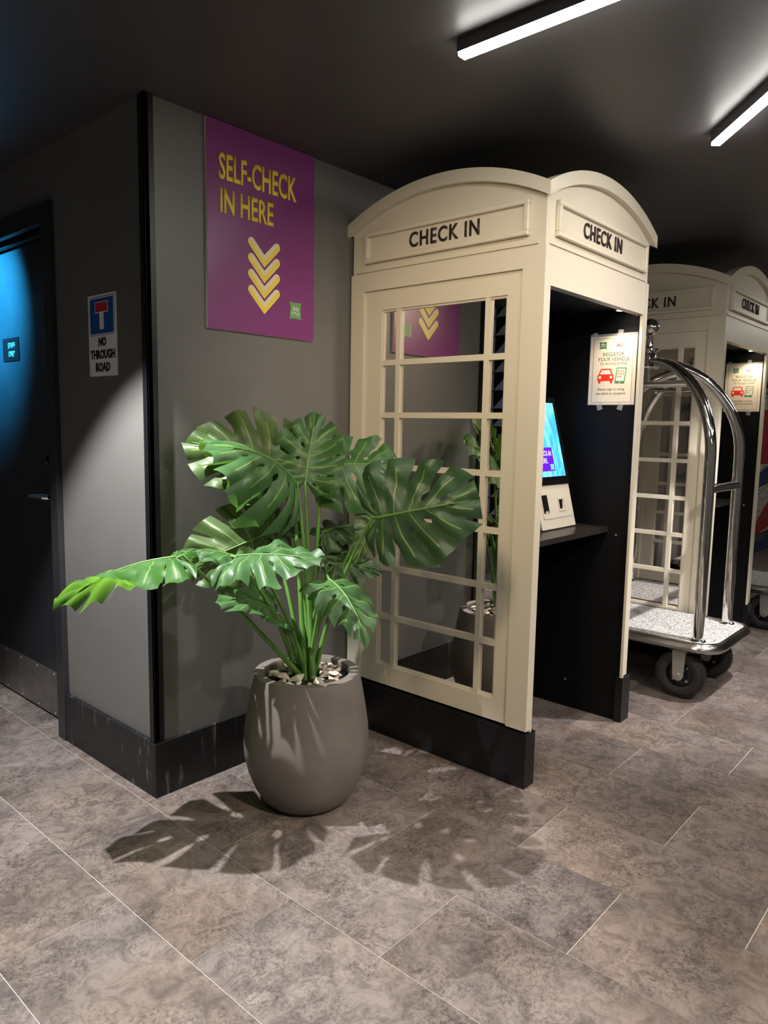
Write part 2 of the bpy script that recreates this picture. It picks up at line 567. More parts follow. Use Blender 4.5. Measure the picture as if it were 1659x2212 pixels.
# floor: bed of grout with a tile laid per object
fl = MB().box(X_FAR, X_END, Y_BACK, Y_LEFT, -0.06, -0.0014).build('floor', 'grout')
tag(fl, 'mottled grey stone-look tiled floor with pale joints', kind='structure')
TS, TL, TX0, TY_EVEN, TY_ODD = 0.3254, 0.662, -0.0394, -0.4163, -0.7525
gap = 0.0011
tile_me = None
for k in range(-5, 17):
    xc = TX0 + (k + 0.5) * TS
    y0 = TY_EVEN if k % 2 == 0 else TY_ODD
    for n in range(-3, 4):
        yc = y0 + (n + 0.5) * TL
        if yc > 2.2 or yc < -2.7:
            continue
        if xc > 0.2 and yc > 0.30:
            continue
        if xc > 2.6 and yc < -1.8:
            continue
        if tile_me is None:
            t = MB().box(-TS / 2 + gap, TS / 2 - gap, -TL / 2 + gap, TL / 2 - gap, -0.006, 0.0, 0.0).build('tile', 'floor_tile', fl)
            tile_me = t.data
        else:
            t = link('tile', tile_me, fl)
        t.location = (xc, yc, 0)
# far floor beyond the laid tiles, same stone look
rest = MB()
rest.box(X_FAR, X_END, Y_BACK, -2.95, -0.006, -0.0002)
rest.box(5.55, X_END, -2.9, 0.0, -0.006, -0.0002)
rest.box(2.9, 5.5, -2.9, -2.15, -0.006, -0.0002)
tag(rest.build('tile_field', 'floor_tile', fl), kind='stuff')

ce = MB().box(X_FAR, X_END, Y_BACK, Y_LEFT, CEIL, CEIL + 0.1).build('ceiling', 'ceiling_paint')
tag(ce, 'dark charcoal painted ceiling', kind='structure')

# wall behind the booths
wb = MB().box(WX, X_END, WY, WY + 0.14, 0, CEIL).build('wall_back', 'wall_paint')
tag(wb, 'dark grey painted wall behind the check-in booths', kind='structure')
# left wall with the door opening
DY0, DY1, DZ = 0.735, 1.640, 2.045
wl = MB()
wl.box(WX, WX + 0.14, WY + 0.14, DY0, 0, CEIL)
wl.box(WX, WX + 0.14, DY1, Y_LEFT, 0, CEIL)
wl.box(WX, WX + 0.14, DY0, DY1, DZ, CEIL)
wl = wl.build('wall_left', 'wall_paint')
tag(wl, 'dark grey painted wall beside the black staff door', kind='structure')
# outer walls of the lobby
o = MB().box(X_FAR - 0.1, X_FAR, Y_BACK, Y_LEFT, 0, CEIL).build('wall_far', 'wall_dim')
tag(o, 'wall opposite the booths with black and grey triangle tiles', kind='structure')
tri = None
for i in range(9):
    for j in range(1, 15):
        y = 0.75 + i * 0.155; z = 0.075 + j * 0.155
        if tri is None:
            bmm = bmesh.new()
            s = 0.1535
            P = [bmm.verts.new(p) for p in ((0.006, 0, 0), (0.006, s, 0), (0.006, s, s), (0.006, 0, s), (0, 0, 0), (0, s, 0), (0, s, s), (0, 0, s))]
            f = bmm.faces.new((P[0], P[1], P[3])); f.material_index = 1
            bmm.faces.new((P[1], P[2], P[3]))
            for a in range(4):
                b_ = (a + 1) % 4
                bmm.faces.new((P[a], P[a + 4], P[b_ + 4], P[b_]))
            m_ = MB(); m_.bm.free(); m_.bm = bmm
            t = m_.build('wall_tile', ['tile_black', 'tile_grey'], o); tri = t.data
        else:
            t = link('wall_tile', tri, o)
        t.location = (X_FAR, y, z)
o = MB().box(X_FAR, X_END, Y_BACK - 0.1, Y_BACK, 0, CEIL).build('wall_front', 'wall_dim')
tag(o, 'grey lobby wall facing the booths', kind='structure')
o = MB().box(X_END, X_END + 0.1, Y_BACK, WY, 0, CEIL).build('wall_right', 'wall_dim')
tag(o, 'grey lobby wall at the far end', kind='structure')
o = MB().box(X_FAR, WX, Y_LEFT, Y_LEFT + 0.1, 0, CEIL).build('wall_passage', 'wall_dim')
tag(o, 'grey wall closing the passage by the staff door', kind='structure')

# baseboards and corner trim
BB = 0.196
o = MB().box(-0.005, WX, WY, 0.672, 0, BB, 0.002).build('baseboard_left', 'baseboard_paint')
tag(o, 'tall black scuffed baseboard below the grey wall by the door', kind='structure')
o = MB().box(-0.005, 0.935, -0.005, WY, 0, BB, 0.002).build('baseboard_back', 'baseboard_paint')
tag(o, 'tall black baseboard behind the planter', kind='structure')
o = MB().box(1.88, 2.82, -0.005, WY, 0, BB, 0.002).build('baseboard_between', 'black_paint')
tag(o, 'black baseboard between the two booths', kind='structure')
o = MB()
o.box(-0.001, 0.034, -0.002, WY + 0.001, BB + 0.001, CEIL - 0.002, 0.001)
o.box(-0.001, WX + 0.001, -0.002, 0.034, BB + 0.001, CEIL - 0.002, 0.001)
o = o.build('trim_1', 'black_paint')
tag(o, 'black corner angle trim running floor to ceiling', kind='structure')

# door with frame
d1 = empty('door_1', (0.07, 1.19, 0))
tag(d1, 'black staff-only door with steel kick plate and lever handle', kind='structure')
def dl(y): return y - 1.19
MB().box(0.0, 0.045, dl(0.755), dl(1.622), 0.006, 2.028, 0.002).build('door_leaf', 'door_paint', d1)
MB().box(-0.0025, 0.0005, dl(0.775), dl(1.605), 0.010, 0.212, 0.0005).build('kick_plate', 'steel_brushed', d1)
for yy in (0.93, 1.10, 1.27, 1.44):
    for zz in (0.022, 0.20):
        MB().lathe([(0.004, -0.004), (0.004, -0.0022)], (0, dl(yy), zz), 'X', 10).build('screw', 'zinc', d1)
# frame: architrave, jambs, head
fm = MB()
fm.box(-0.008, WX + 0.145, 0.672, 0.735, 0, 2.118, 0.002)
fm.box(-0.008, WX + 0.145, 1.640, 1.703, 0, 2.118, 0.002)
fm.box(-0.008, WX + 0.145, 0.735, 1.640, DZ, 2.118, 0.002)
fm.box(0.040, 0.118, 0.735, 0.752, 0, DZ)
fm.box(0.040, 0.066, 0.735, 1.640, 2.030, DZ)
for v in fm.bm.verts:
    v.co.x -= 0.07; v.co.y -= 1.19
fm.build('door_frame', 'frame_paint', d1)
hd = MB()
hd.tube([(-0.006, dl(0.835), 0.985), (-0.045, dl(0.835), 0.985), (-0.054, dl(0.845), 0.985), (-0.055, dl(0.90), 0.984), (-0.055, dl(0.975), 0.980)], [0.011, 0.011, 0.0115, 0.0115, 0.009], 14)
hd = hd.build('handle', 'chrome', d1, True)
MB().box(-0.009, 0.0, dl(0.812), dl(0.858), 0.90, 1.10, 0.002).build('back_plate', 'steel_brushed', d1)
kb = MB().lathe([(0.0, -0.05), (0.018, -0.05), (0.021, -0.045), (0.021, -0.018), (0.014, -0.010), (0.014, 0.0)], (0, dl(0.84), 1.135), 'X', 20).build('thumb_turn', 'black_gloss', d1, True)

# staff only plate
sf = tag(MB().box(0.0, 0.003, -0.085, 0.085, -0.05, 0.05, 0.0008).build('staff_plate', 'black_gloss', None, loc=(0.0665, 1.243, 1.606)),
         'small black plate reading STAFF ONLY on the door', 'sign')
F = frame((0, 0, 0), (0, -1, 0), (0, 0, 1))
text('lettering', 'STAFF', shift(F, 0.012, 0.016), 0.075, 0.026, 'print_grey', sf, offset=0.005)
text('lettering', 'ONLY', shift(F, 0.012, -0.020), 0.066, 0.026, 'print_grey', sf, offset=0.005)

# ------------------------------------------------------------------ light fittings
def led(name, start, direction, length, label, width=0.034, drop=0.037):
    e = empty(name, (start[0], start[1], CEIL), math.atan2(direction[1], direction[0]))
    tag(e, label, 'ceiling light', 'linear ceiling lights')
    h = MB()
    h.box(0, length, -width / 2, -width / 2 + 0.0025, -drop + 0.003, -0.001)
    h.box(0, length, width / 2 - 0.0025, width / 2, -drop + 0.003, -0.001)
    h.box(0, length, -width / 2 + 0.0025, width / 2 - 0.0025, -0.008, -0.001)
    h.build('housing', 'housing', e)
    MB().box(0.003, length - 0.003, -width / 2 + 0.0026, width / 2 - 0.0026, -drop - 0.007, -drop + 0.008).build('diffuser', 'led_diffuser', e)
    for a in (-0.0015, length - 0.0005):
        MB().box(a, a + 0.002, -width / 2 + 0.001, width / 2 - 0.001, -drop + 0.003, -0.002).build('end_plate', 'housing', e)
    return e


led('linear_light', (0.390, -0.932), (0, -1), 1.15, 'bright linear ceiling light above and left of the nearer booth')
led('linear_light', (1.436, -1.257), (-0.757, -0.653), 1.15, 'bright slanting linear ceiling light at the right edge')
led('linear_light', (-1.0, -3.1), (0, -1), 1.5, 'added linear fill light behind the viewer on the left')  # this and those below: unseen fixtures added for general room light
led('linear_light', (1.0, -3.4), (1, 0), 1.5, 'added linear fill light behind the viewer on the right')
led('linear_light', (3.5, -1.9), (1, -0.3), 1.5, 'added linear fill light out of view beyond the farther booth')
led('linear_light', (5.2, -1.4), (1, -0.2), 1.5, 'added linear fill light out of view at the far end of the lobby')

SPOT_WORDS = {'key': 'small black ceiling spotlight in front of the grey left wall',
              'cyan': 'small ceiling spotlight with cyan light above the staff door', 'warm': 'small warm ceiling spotlight aimed at the nearer booth',
              'front': 'added fill spotlight facing the booth fronts', 'cart': 'added fill spotlight above the chrome luggage cart',
              'floor_fill': 'added fill spotlight over the open floor'}
for nm, pos, aim, watts, cone, blend, colr, rad in SPOTS:
    e = empty('ceiling_spotlight', (pos[0], pos[1], CEIL))
    tag(e, SPOT_WORDS[nm], 'spotlight', 'ceiling spotlights')
    d = Vector(aim) - Vector(pos); d.normalize()
    base = Vector((0, 0, pos[2] - CEIL))
    MB().tube([(0, 0, -0.001), (0, 0, -0.008)], 0.035, 20).build('mount', 'housing', e)
    MB().tube([(0, 0, -0.008), tuple(base - d * 0.05)], 0.006, 8).build('stem', 'housing', e)
    MB().tube([tuple(base - d * 0.07), tuple(base - d * 0.065), tuple(base - d * 0.008)], [0.022, 0.026, 0.026], 20).build('lamp_head', 'housing', e, True)
    ld = bpy.data.lights.new('spot_' + nm, 'SPOT')
    ld.energy = watts; ld.spot_size = R(cone); ld.spot_blend = blend; ld.color = colr; ld.shadow_soft_size = rad
    lo = bpy.data.objects.new('bulb', ld); COL.objects.link(lo); lo.parent = e
    lo.location = base + d * 0.004
    lo.rotation_euler = d.to_track_quat('-Z', 'Y').to_euler()

# ------------------------------------------------------------------ logo, posters, signs
def pillow(w, h, sag=0.06, n=6):
    """square badge with drawn-in sides and pointed corners"""
    C = [(-w / 2, -h / 2), (w / 2, -h / 2), (w / 2, h / 2), (-w / 2, h / 2)]
    out = []
    for i in range(4):
        a, b = C[i], C[(i + 1) % 4]
        for k in range(n):
            t = k / n
            x = a[0] + (b[0] - a[0]) * t; y = a[1] + (b[1] - a[1]) * t
            s = 4 * t * (1 - t) * sag
            out.append((x * (1 - s * (2 if abs(a[0] - b[0]) < 1e-9 else 0)), y * (1 - s * (2 if abs(a[1] - b[1]) < 1e-9 else 0))))
    return out


PF = frame((0, 0, 0), (1, 0, 0), (0, 0, 1))
po = empty('wall_poster', (0.476, WY, 1.974))
tag(po, 'large purple self-check-in poster with yellow chevrons on the grey wall', 'poster')
MB().box(-0.247, 0.247, -0.011, 0.0, -0.347, 0.3475, 0.0006).build('backing_board', 'poster_edge', po)
F = shift(PF, 0, 0, 0.011)
MB().prism(rect(-0.2465, 0.2465, -0.3465, 0.347), F, 0.0001, 0.0008).build('print', 'purple_print', po)
F = shift(F, 0, 0, 0.0008)
text('lettering', 'SELF-CHECK', shift(F, -0.0205, 0.2025), 0.352, 0.089, 'yellow_print', po, offset=0.020)
text('lettering', 'IN HERE', shift(F, -0.074, 0.0890), 0.236, 0.082, 'yellow_print', po, offset=0.020)


def vee(rr, hw, rise, up_shift=0.0, half=None):
    """closed outline of a rounded V stroke; apex pointed"""
    s2 = math.sqrt(0.5)
    ca, sa = hw / math.hypot(hw, rise), rise / math.hypot(hw, rise)
    nrm = (sa, ca)       # right arm: direction (ca, sa); inner normal (-sa, ca)
    out = []
    lo = -1.0 if half in (None, 'low') else 0.0
    hi = 1.0 if half in (None, 'top') else 0.0
    base = rr / ca
    # right arm outer side
    out.append((0, base * lo))
    pts = []
    a0 = math.atan2(sa, ca)
    for i in range(9):
        t = -1 + 2 * i / 8
        if half == 'low' and t > 0.001: continue
        if half == 'top' and t < -0.001: continue
        an = a0 + t * math.pi / 2
        pts.append((hw + rr * math.cos(an), rise + rr * math.sin(an)))
    out += pts
    out.append((0, base * hi))
    out += [(-x, y) for x, y in pts[::-1]]
    return out


for k in range(4):
    G = shift(F, 0.001, -0.2495 + 0.0555 * k)
    ch = MB().prism(vee(0.0156, 0.0590, 0.0590), G, 0.0003 + 0.0002 * k, 0.0006 + 0.0002 * k).build('chevron', 'white_print', po)
    MB().prism(vee(0.0143, 0.0590, 0.0590, half='low'), G, 0.0006 + 0.0002 * k, 0.0012 + 0.0002 * k).build('yellow_half', 'yellow_print', ch)
    MB().prism(vee(0.0143, 0.0590, 0.0590, half='top'), G, 0.0006 + 0.0002 * k, 0.0010 + 0.0002 * k).build('cream_half', 'cream_print', ch)
G = shift(F, 0.1525, -0.2405)
lg = MB().prism(pillow(0.058, 0.066, 0.055), G, 0.0003, 0.0012).build('badge', 'green_print', po)
G = shift(G, 0, 0, 0.0012)
text('lettering', 'ibis', shift(G, 0, 0.008), 0.030, 0.0195, 'white_print', lg, offset=0.012)
text('lettering', 'STYLES', shift(G, 0, -0.0115), 0.042, 0.0125, 'white_print', lg, offset=0.0)

# no through road sign
LF = frame((0, 0, 0), (0, -1, 0), (0, 0, 1))
sg = empty('road_sign', (WX, 0.3175, 1.6005))
tag(sg, 'blue, red and white NO THROUGH ROAD sign on the grey wall', 'sign')
MB().prism(rrect(-0.0985, 0.0985, -0.1415, 0.1415, 0.006), LF, 0.0005, 0.003).build('plate', 'sign_white', sg)
F = shift(LF, 0, 0, 0.003)
MB().prism(rrect(-0.089, 0.089, 0.0005, 0.1340, 0.010), F, 0.0001, 0.0005).build('blue_outline', 'sign_blue', sg)
MB().prism(rrect(-0.0865, 0.0865, 0.0025, 0.1315, 0.009), F, 0.0005, 0.0008).build('white_outline', 'sign_white', sg)
MB().prism(rrect(-0.0825, 0.0825, 0.0060, 0.1280, 0.007), F, 0.0008, 0.0011).build('blue_field', 'sign_blue', sg)
MB().prism(rect(-0.0150, 0.0150, 0.0210, 0.0850), F, 0.0011, 0.0015).build('road_bar', 'sign_white', sg)
MB().prism(rect(-0.0460, 0.0460, 0.0780, 0.1160), F, 0.0011, 0.0016).build('white_border', 'sign_white', sg)
MB().prism(rect(-0.0430, 0.0430, 0.0810, 0.1130), F, 0.0016, 0.0019).build('red_block', 'sign_red', sg)
text('lettering', 'NO', shift(F, 0.000, -0.0225), 0.054, 0.0310, 'print_black', sg, offset=0.042)
text('lettering', 'THROUGH', shift(F, 0.000, -0.0660), 0.174, 0.0320, 'print_black', sg, offset=0.042)
text('lettering', 'ROAD', shift(F, 0.000, -0.1105), 0.102, 0.0320, 'print_black', sg, offset=0.042)
for a in (-0.09, 0.09):
    MB().prism(circle(a, -0.128, 0.0022, 8), F, 0.0, 0.0008).build('screw', 'print_grey', sg)


def notice(loc, label):
    n = empty('notice_sheet', loc)
    tag(n, label, 'notice', 'parking notices')
    F = shift(frame((0, 0, 0), (0, -1, 0), (0, 0, 1)), 0, 0, 0.0006)
    MB().prism(rrect(-0.1075, 0.1075, -0.150, 0.157, 0.003), F, 0.0, 0.0004).build('plastic_sleeve', 'tape', n)
    MB().prism(rect(-0.105, 0.105, -0.1465, 0.1465), F, 0.0004, 0.0008).build('sheet', 'paper', n)
    for a_, b_, t_ in ((-0.085, 0.150, 0.15), (0.030, 0.158, -0.1), (-0.050, -0.157, 0.3), (0.045, -0.157, -0.25)):
        q_ = [(a_ + x_ * math.cos(t_) - y_ * math.sin(t_), b_ + x_ * math.sin(t_) + y_ * math.cos(t_)) for x_, y_ in rect(-0.012, 0.012, -0.014, 0.014)]
        MB().prism(q_, F, 0.0009, 0.0012).build('tape_strip', 'tape', n)
    F = shift(F, 0, 0, 0.0008)
    b = MB(); w_ = 0.0012
    a0, a1, b0, b1 = -0.090, 0.090, -0.138, 0.138
    for q in (rect(a0, a1, b0, b0 + w_), rect(a0, a1, b1 - w_, b1), rect(a0, a0 + w_, b0 + w_, b1 - w_), rect(a1 - w_, a1, b0 + w_, b1 - w_)):
        b.prism(q, F, 0.0, 0.0004)
    b.build('border_line', 'print_olive', n)
    G = shift(F, -0.046, 0.108)
    lg = MB().prism(pillow(0.034, 0.031, 0.07), G, 0.0, 0.0004).build('badge', 'green_dark_print', n)
    G = shift(G, 0, 0, 0.0004)
    text('lettering', 'ibis', shift(G, 0, 0.0045), 0.0185, 0.0095, 'paper', lg, 0.0003, 0.012, 0.0001)
    text('lettering', 'STYLES', shift(G, 0, -0.006), 0.0235, 0.0062, 'paper', lg, 0.0003, 0.004, 0.0001)
    text('lettering', 'All', shift(F, 0.0285, 0.108), 0.030, 0.0185, 'print_wine', n, 0.0003, 0.006, 0.0001)
    for i, s in enumerate(('ACCOR', 'LIVE', 'LIMITLESS')):
        text('lettering', s, shift(F, 0.0475 + (0.008, 0.0055, 0.0125)[i], 0.1125 - 0.0050 * i), (0.016, 0.011, 0.025)[i], 0.0030, 'print_wine', n, 0.0003, 0.0, 0.0001)
    text('lettering', 'REGISTER', shift(F, 0.004, 0.0700), 0.096, 0.0160, 'print_olive', n, 0.0003, 0.006, 0.0001)
    text('lettering', 'YOUR VEHICLE', shift(F, 0.004, 0.0485), 0.144, 0.0165, 'print_olive', n, 0.0003, 0.006, 0.0001)
    text('lettering', 'TO AVOID A FINE', shift(F, 0.004, 0.0290), 0.124, 0.0120, 'print_olive', n, 0.0003, 0.004, 0.0001)
    # car
    G = shift(F, -0.0290, -0.0270)
    c = MB()
    c.prism(rrect(-0.037, 0.037, -0.018, 0.010, 0.007), G, 0.0, 0.0003)
    c.prism(rrect(-0.033, -0.022, -0.029, -0.012, 0.005), G, 0.0, 0.00028)
    c.prism(rrect(0.022, 0.033, -0.029, -0.012, 0.005), G, 0.0, 0.00028)
    c.prism([(-0.0335, 0.006), (0.0335, 0.006), (0.025, 0.031), (0.020, 0.035), (-0.020, 0.035), (-0.025, 0.031)], G, 0.0, 0.00026)
    ca = c.build('car_picture', 'print_red', n)
    c = MB()
    c.prism([(-0.026, 0.0108), (0.026, 0.0108), (0.019, 0.0295), (-0.019, 0.0295)], G, 0.0003, 0.0005)
    c.build('windscreen', 'paper', ca)
    for a in (-0.0255, 0.0255):
        MB().prism(circle(a, -0.002, 0.0065), G, 0.0003, 0.0005).build('headlight', 'paper', ca)
    # tablet, tilted
    s = 0.12
    def sk(P): return [(x + y * s, y - x * 0.04) for x, y in P]
    G = shift(F, 0.0395, -0.0235)
    tb = MB().prism(sk(rrect(-0.0225, 0.0225, -0.034, 0.034, 0.003)), G, 0.0, 0.0003).build('tablet_picture', 'print_green', n)
    MB().prism(sk(rect(-0.0185, 0.0185, -0.0225, 0.0300)), G, 0.0003, 0.0005).build('tablet_screen', 'white_print', tb)
    MB().prism(sk(circle(0, -0.0285, 0.0028, 12)), G, 0.0003, 0.0005).build('button', 'white_print', tb)
    for i in range(3):
        for j in range(3):
            if i == 2 and j == 2: continue
            x, y = -0.0115 + 0.0112 * j, 0.0195 - 0.0120 * i
            MB().prism(sk(rect(x - 0.0036, x + 0.0036, y - 0.0040, y + 0.0040)), G, 0.0005, 0.0007).build('app_square', 'print_khaki', tb)
    text('lettering', 'Please sign in using', shift(F, -0.002, -0.0820), 0.122, 0.0135, 'print_olive', n, 0.0003, 0.004, 0.0001)
    text('lettering', 'the tablet at reception', shift(F, -0.002, -0.1000), 0.136, 0.0135, 'print_olive', n, 0.0003, 0.004, 0.0001)
    return n


# ------------------------------------------------------------------ check-in booths
BW, BD = 0.870, 0.900          # booth width (along the wall) and depth
SEAM, ZEND, ZTOP = 1.912, 2.106, 2.222


def arch_pts(length, drop, n=22, over=0.0):
    """arch over 0..length, ends at ZEND, crown at ZTOP, lowered by drop"""
    half = length / 2; sag = ZTOP - ZEND
    rad = (half * half + sag * sag) / (2 * sag)
    zc = ZTOP - rad
    out = []
    for i in range(n + 1):
        a = length * i / n
        out.append((a, zc + math.sqrt(max(0.0, rad * rad - (a - half) ** 2)) - drop))
    return out


def make_side(parent, fr, mirrored):
    """fr: frame of the outer face, a = 0 at the wall edge or the front edge, normal outward"""
    fl_ = (lambda a: BD - a) if mirrored else (lambda a: a)
    def rc(a0, a1, b0, b1):
        p, q = sorted((fl_(a0), fl_(a1)))
        return rect(p, q, b0, b1)
    side = MB()
    side.prism(rc(0.0, 0.071, 0.215, SEAM), fr, -0.030, 0.0)
    side.prism(rc(0.814, BD, 0.215, SEAM), fr, -0.030, 0.0)
    side.prism(rc(0.071, 0.814, 1.842, SEAM), fr, -0.030, 0.0)
    side = side.build('side_panel', 'cream_paint', parent)
    b = MB()
    b.prism(rc(0.071, 0.160, 0.215, 1.842), fr, -0.030, -0.012)
    b.prism(rc(0.750, 0.814, 0.215, 1.842), fr, -0.030, -0.012)
    b.prism(rc(0.160, 0.750, 1.763, 1.842), fr, -0.030, -0.012)
    b.prism(rc(0.160, 0.750, 0.215, 0.298), fr, -0.030, -0.012)
    b.build('window_surround', 'cream_paint', side)
    # panes: small mirrors, three across and seven high
    va = [0.160, 0.248, 0.668, 0.750]
    zz = [0.298 + (1.763 - 0.298) * k / 7 for k in range(8)]
    for i in range(3):
        for k in range(7):
            MB().prism(rc(va[i] + 0.0002, va[i + 1] - 0.0002, zz[k] + 0.0002, zz[k + 1] - 0.0002), fr, -0.028, -0.026).build('pane', 'mirror_glass', side)
    for a in va[1:3]:
        MB().prism(rc(a - 0.011, a + 0.011, 0.298, 1.763), fr, -0.0262, -0.0135).build('muntin', 'cream_paint', side)
    for z in zz[1:7]:
        MB().prism(rc(0.160, 0.750, z - 0.011, z + 0.011), fr, -0.0262, -0.0145).build('muntin', 'cream_paint', side)
    # inner window beads
    bd = MB()
    for q in (rc(0.160, 0.168, 0.298, 1.763), rc(0.742, 0.750, 0.298, 1.763), rc(0.168, 0.742, 1.755, 1.763), rc(0.168, 0.742, 0.298, 0.306)):
        bd.prism(q, fr, -0.0262, -0.0185)
    bd.build('window_bead', 'cream_paint', side)
    return side


def make_fascia(parent, fr, length, with_text, toff, front=False):
    """arched head panel; a runs 0..length along the face, b is height"""
    inset = 0.006
    A = arch_pts(length, 0.040)
    e_ = 0.0255 if front else inset
    poly = [(e_, SEAM + 0.001)] + [(length - e_, SEAM + 0.001)] + [(a, b) for a, b in A[::-1] if e_ < a < length - e_]
    k_ = next(b for a, b in A if a >= e_)
    poly.insert(2, (length - e_, k_)); poly.append((e_, k_))
    fa = MB().prism(poly, fr, -0.025, -inset).build('head_panel', 'cream_paint', parent)
    over = 0.018
    tr = MB()
    n_ = 28
    full = length + 2 * over
    half = full / 2; sag = ZTOP - ZEND
    rad = (half * half + sag * sag) / (2 * sag)
    def zed(a):
        return ZTOP - rad + math.sqrt(rad * rad - (a - length / 2) ** 2)
    o_, r_, u_, nn_ = fr
    rings = []
    for i in range(n_ + 1):
        ring = []
        for d, dz in ((-0.030, 0.0), (over, 0.0), (over, 0.046), (-0.030, 0.046)):
            a = -d + (length + 2 * d) * i / n_          # mitred ends
            ring.append(tr.bm.verts.new(o_ + r_ * a + u_ * (zed(a) - dz) + nn_ * d))
        rings.append(ring)
    for i in range(n_):
        for k in range(4):
            q = (k + 1) % 4
            tr.bm.faces.new((rings[i][k], rings[i][q], rings[i + 1][q], rings[i + 1][k]))
    tr.build('arch_trim', 'cream_paint', parent)
    # raised frame with the sign board
    m = length / 2 + 0.008
    w, b0, b1, bw = 0.375, 1.949, 2.068, 0.017
    s = MB()
    s.prism(rect(m - w, m + w, b0, b0 + bw), fr, -inset, 0.012)
    s.prism(rect(m - w, m + w, b1 - bw, b1), fr, -inset, 0.012)
    s.prism(rect(m - w, m - w + bw, b0 + bw, b1 - bw), fr, -inset, 0.012)
    s.prism(rect(m + w - bw, m + w, b0 + bw, b1 - bw), fr, -inset, 0.012)
    bmesh.ops.bevel(s.bm, geom=[e for e in s.bm.edges], offset=0.0022, segments=1, affect='EDGES')
    s = s.build('sign_frame', 'cream_paint', parent)
    MB().prism(rect(m - w + bw - 0.001, m + w - bw + 0.001, b0 + bw - 0.001, b1 - bw + 0.001), fr, -inset, -0.002).build('sign_board', 'cream_paint', s)
    MB().prism(rect(0.03, length - 0.03, SEAM + 0.006, SEAM + 0.016), fr, -inset, 0.000).build('moulding', 'cream_paint', parent)
    if with_text:
        text('lettering', 'CHECK IN', shift(fr, length / 2 + toff, 2.0105, -0.0018), 0.322, 0.056, 'letter_black', s, depth=0.0035, offset=0.014, space=1.14)
    return fa


def make_booth(x0, label):
    B = empty('check_in_booth', (x0, 0, 0))
    tag(B, label, 'booth', 'check-in booths')
    yb = -0.006
    # plinths
    MB().box(-0.004, 0.0300, yb, -BD + 0.030, 0, 0.204, 0.001).build('plinth', 'black_paint', B)
    MB().box(-0.004, 0.064, -BD + 0.0305, -BD - 0.004, 0, 0.204, 0.002).build('plinth', 'black_paint', B)
    MB().box(BW - 0.0300, BW + 0.034, yb, -BD + 0.030, 0, 0.204, 0.001).build('plinth', 'black_paint', B)
    MB().box(BW - 0.044, BW + 0.038, -BD + 0.0305, -BD - 0.004, 0, 0.204, 0.002).build('plinth', 'black_paint', B)
    # sides: outer faces with mirrored windows
    Lf = frame((0, 0, 0), (0, -1, 0), (0, 0, 1))           # faces -X, a = distance from the wall
    Rf = frame((BW, -BD, 0), (0, 1, 0), (0, 0, 1))         # faces +X, a = distance from the front
    Lf = shift(Lf, -yb, 0)
    global BDs
    make_side(B, frame((0, 0, 0), (0, -1, 0), (0, 0, 1)), False)
    make_side(B, Rf, True)
    # front posts and header
    MB().box(0.0302, 0.041, -BD, -BD + 0.012, 0.2055, 1.783).build('front_post', 'cream_paint', B)
    MB().box(BW - 0.044, BW - 0.0302, -BD, -BD + 0.012, 0.2055, 1.783).build('front_post', 'cream_paint', B)
    MB().box(0.0302, BW - 0.0302, -BD, -BD + 0.035, 1.783, SEAM, 0.001).build('header', 'cream_paint', B)
    # black lining
    MB().box(0.0302, 0.0318, -BD + 0.0362, -BD + 0.0125, 0.206, 1.780).build('lining', 'black_matte', B)
    MB().box(BW - 0.0318, BW - 0.0302, -BD + 0.0362, -BD + 0.0125, 0.206, 1.780).build('lining', 'black_matte', B)
    MB().box(0.0302, 0.0318, yb, -BD + 0.0364, 0.0, 1.90).build('lining', 'black_matte', B)
    MB().box(BW - 0.0318, BW - 0.0302, yb, -BD + 0.0364, 0.0, 1.90).build('lining', 'black_matte', B)
    MB().box(0.0322, BW - 0.0322, yb, yb - 0.018, 0.0, 1.90).build('back_lining', 'black_matte', B)
    MB().box(0.0322, BW - 0.0322, yb - 0.019, -BD + 0.036, 1.81, 1.83).build('booth_ceiling', 'black_matte', B)
    MB().box(0.03, BW - 0.03, -0.03, -BD + 0.03, 2.02, 2.04).build('roof_board', 'black_matte', B)
    # shelf
    MB().box(0.0322, BW - 0.0322, yb - 0.019, -0.792, 0.850, 0.873, 0.0015).build('shelf', 'shelf_laminate', B)
    # heads
    make_fascia(B, frame((0, 0, 0), (0, -1, 0), (0, 0, 1)), BD, True, 0.019)
    make_fascia(B, frame((0, -BD, 0), (1, 0, 0), (0, 0, 1)), BW, True, -0.012, True)
    make_fascia(B, frame((BW, -BD, 0), (0, 1, 0), (0, 0, 1)), BD, False, 0.0)
    # little lamp under the header
    pk = MB().lathe([(0.0, 0.0), (0.026, 0.0), (0.028, 0.004), (0.028, 0.012), (0.0, 0.012)], (BW - 0.110, -BD + 0.066, 1.7975), 'Z', 24).build('downlight', 'housing', B, True)
    MB().lathe([(0.0, -0.0012), (0.019, -0.0012), (0.019, -0.0002), (0.0, -0.0002)], (BW - 0.110, -BD + 0.066, 1.7975), 'Z', 20).build('lens', 'puck_glow', pk)
    ld = bpy.data.lights.new('booth_lamp', 'SPOT')
    ld.energy = 3.4; ld.spot_size = R(120); ld.spot_blend = 0.7; ld.color = (1.0, 0.82, 0.60); ld.shadow_soft_size = 0.018
    lo = bpy.data.objects.new('booth_bulb', ld); COL.objects.link(lo); lo.parent = B
    lo.location = (BW - 0.110, -BD + 0.066, 1.792); lo.rotation_euler = (0, 0, 0)
    # bolt caps low on the inner faces
    for yy, zz in ((-0.62, 0.13), (-0.30, 0.25), (-0.83, 0.84)):
        MB().lathe([(0.0, -0.002), (0.005, -0.0015), (0.005, 0.0)], (BW - 0.0318, yy, zz), 'X', 12).build('bolt_cap', 'zinc', B)
    return B


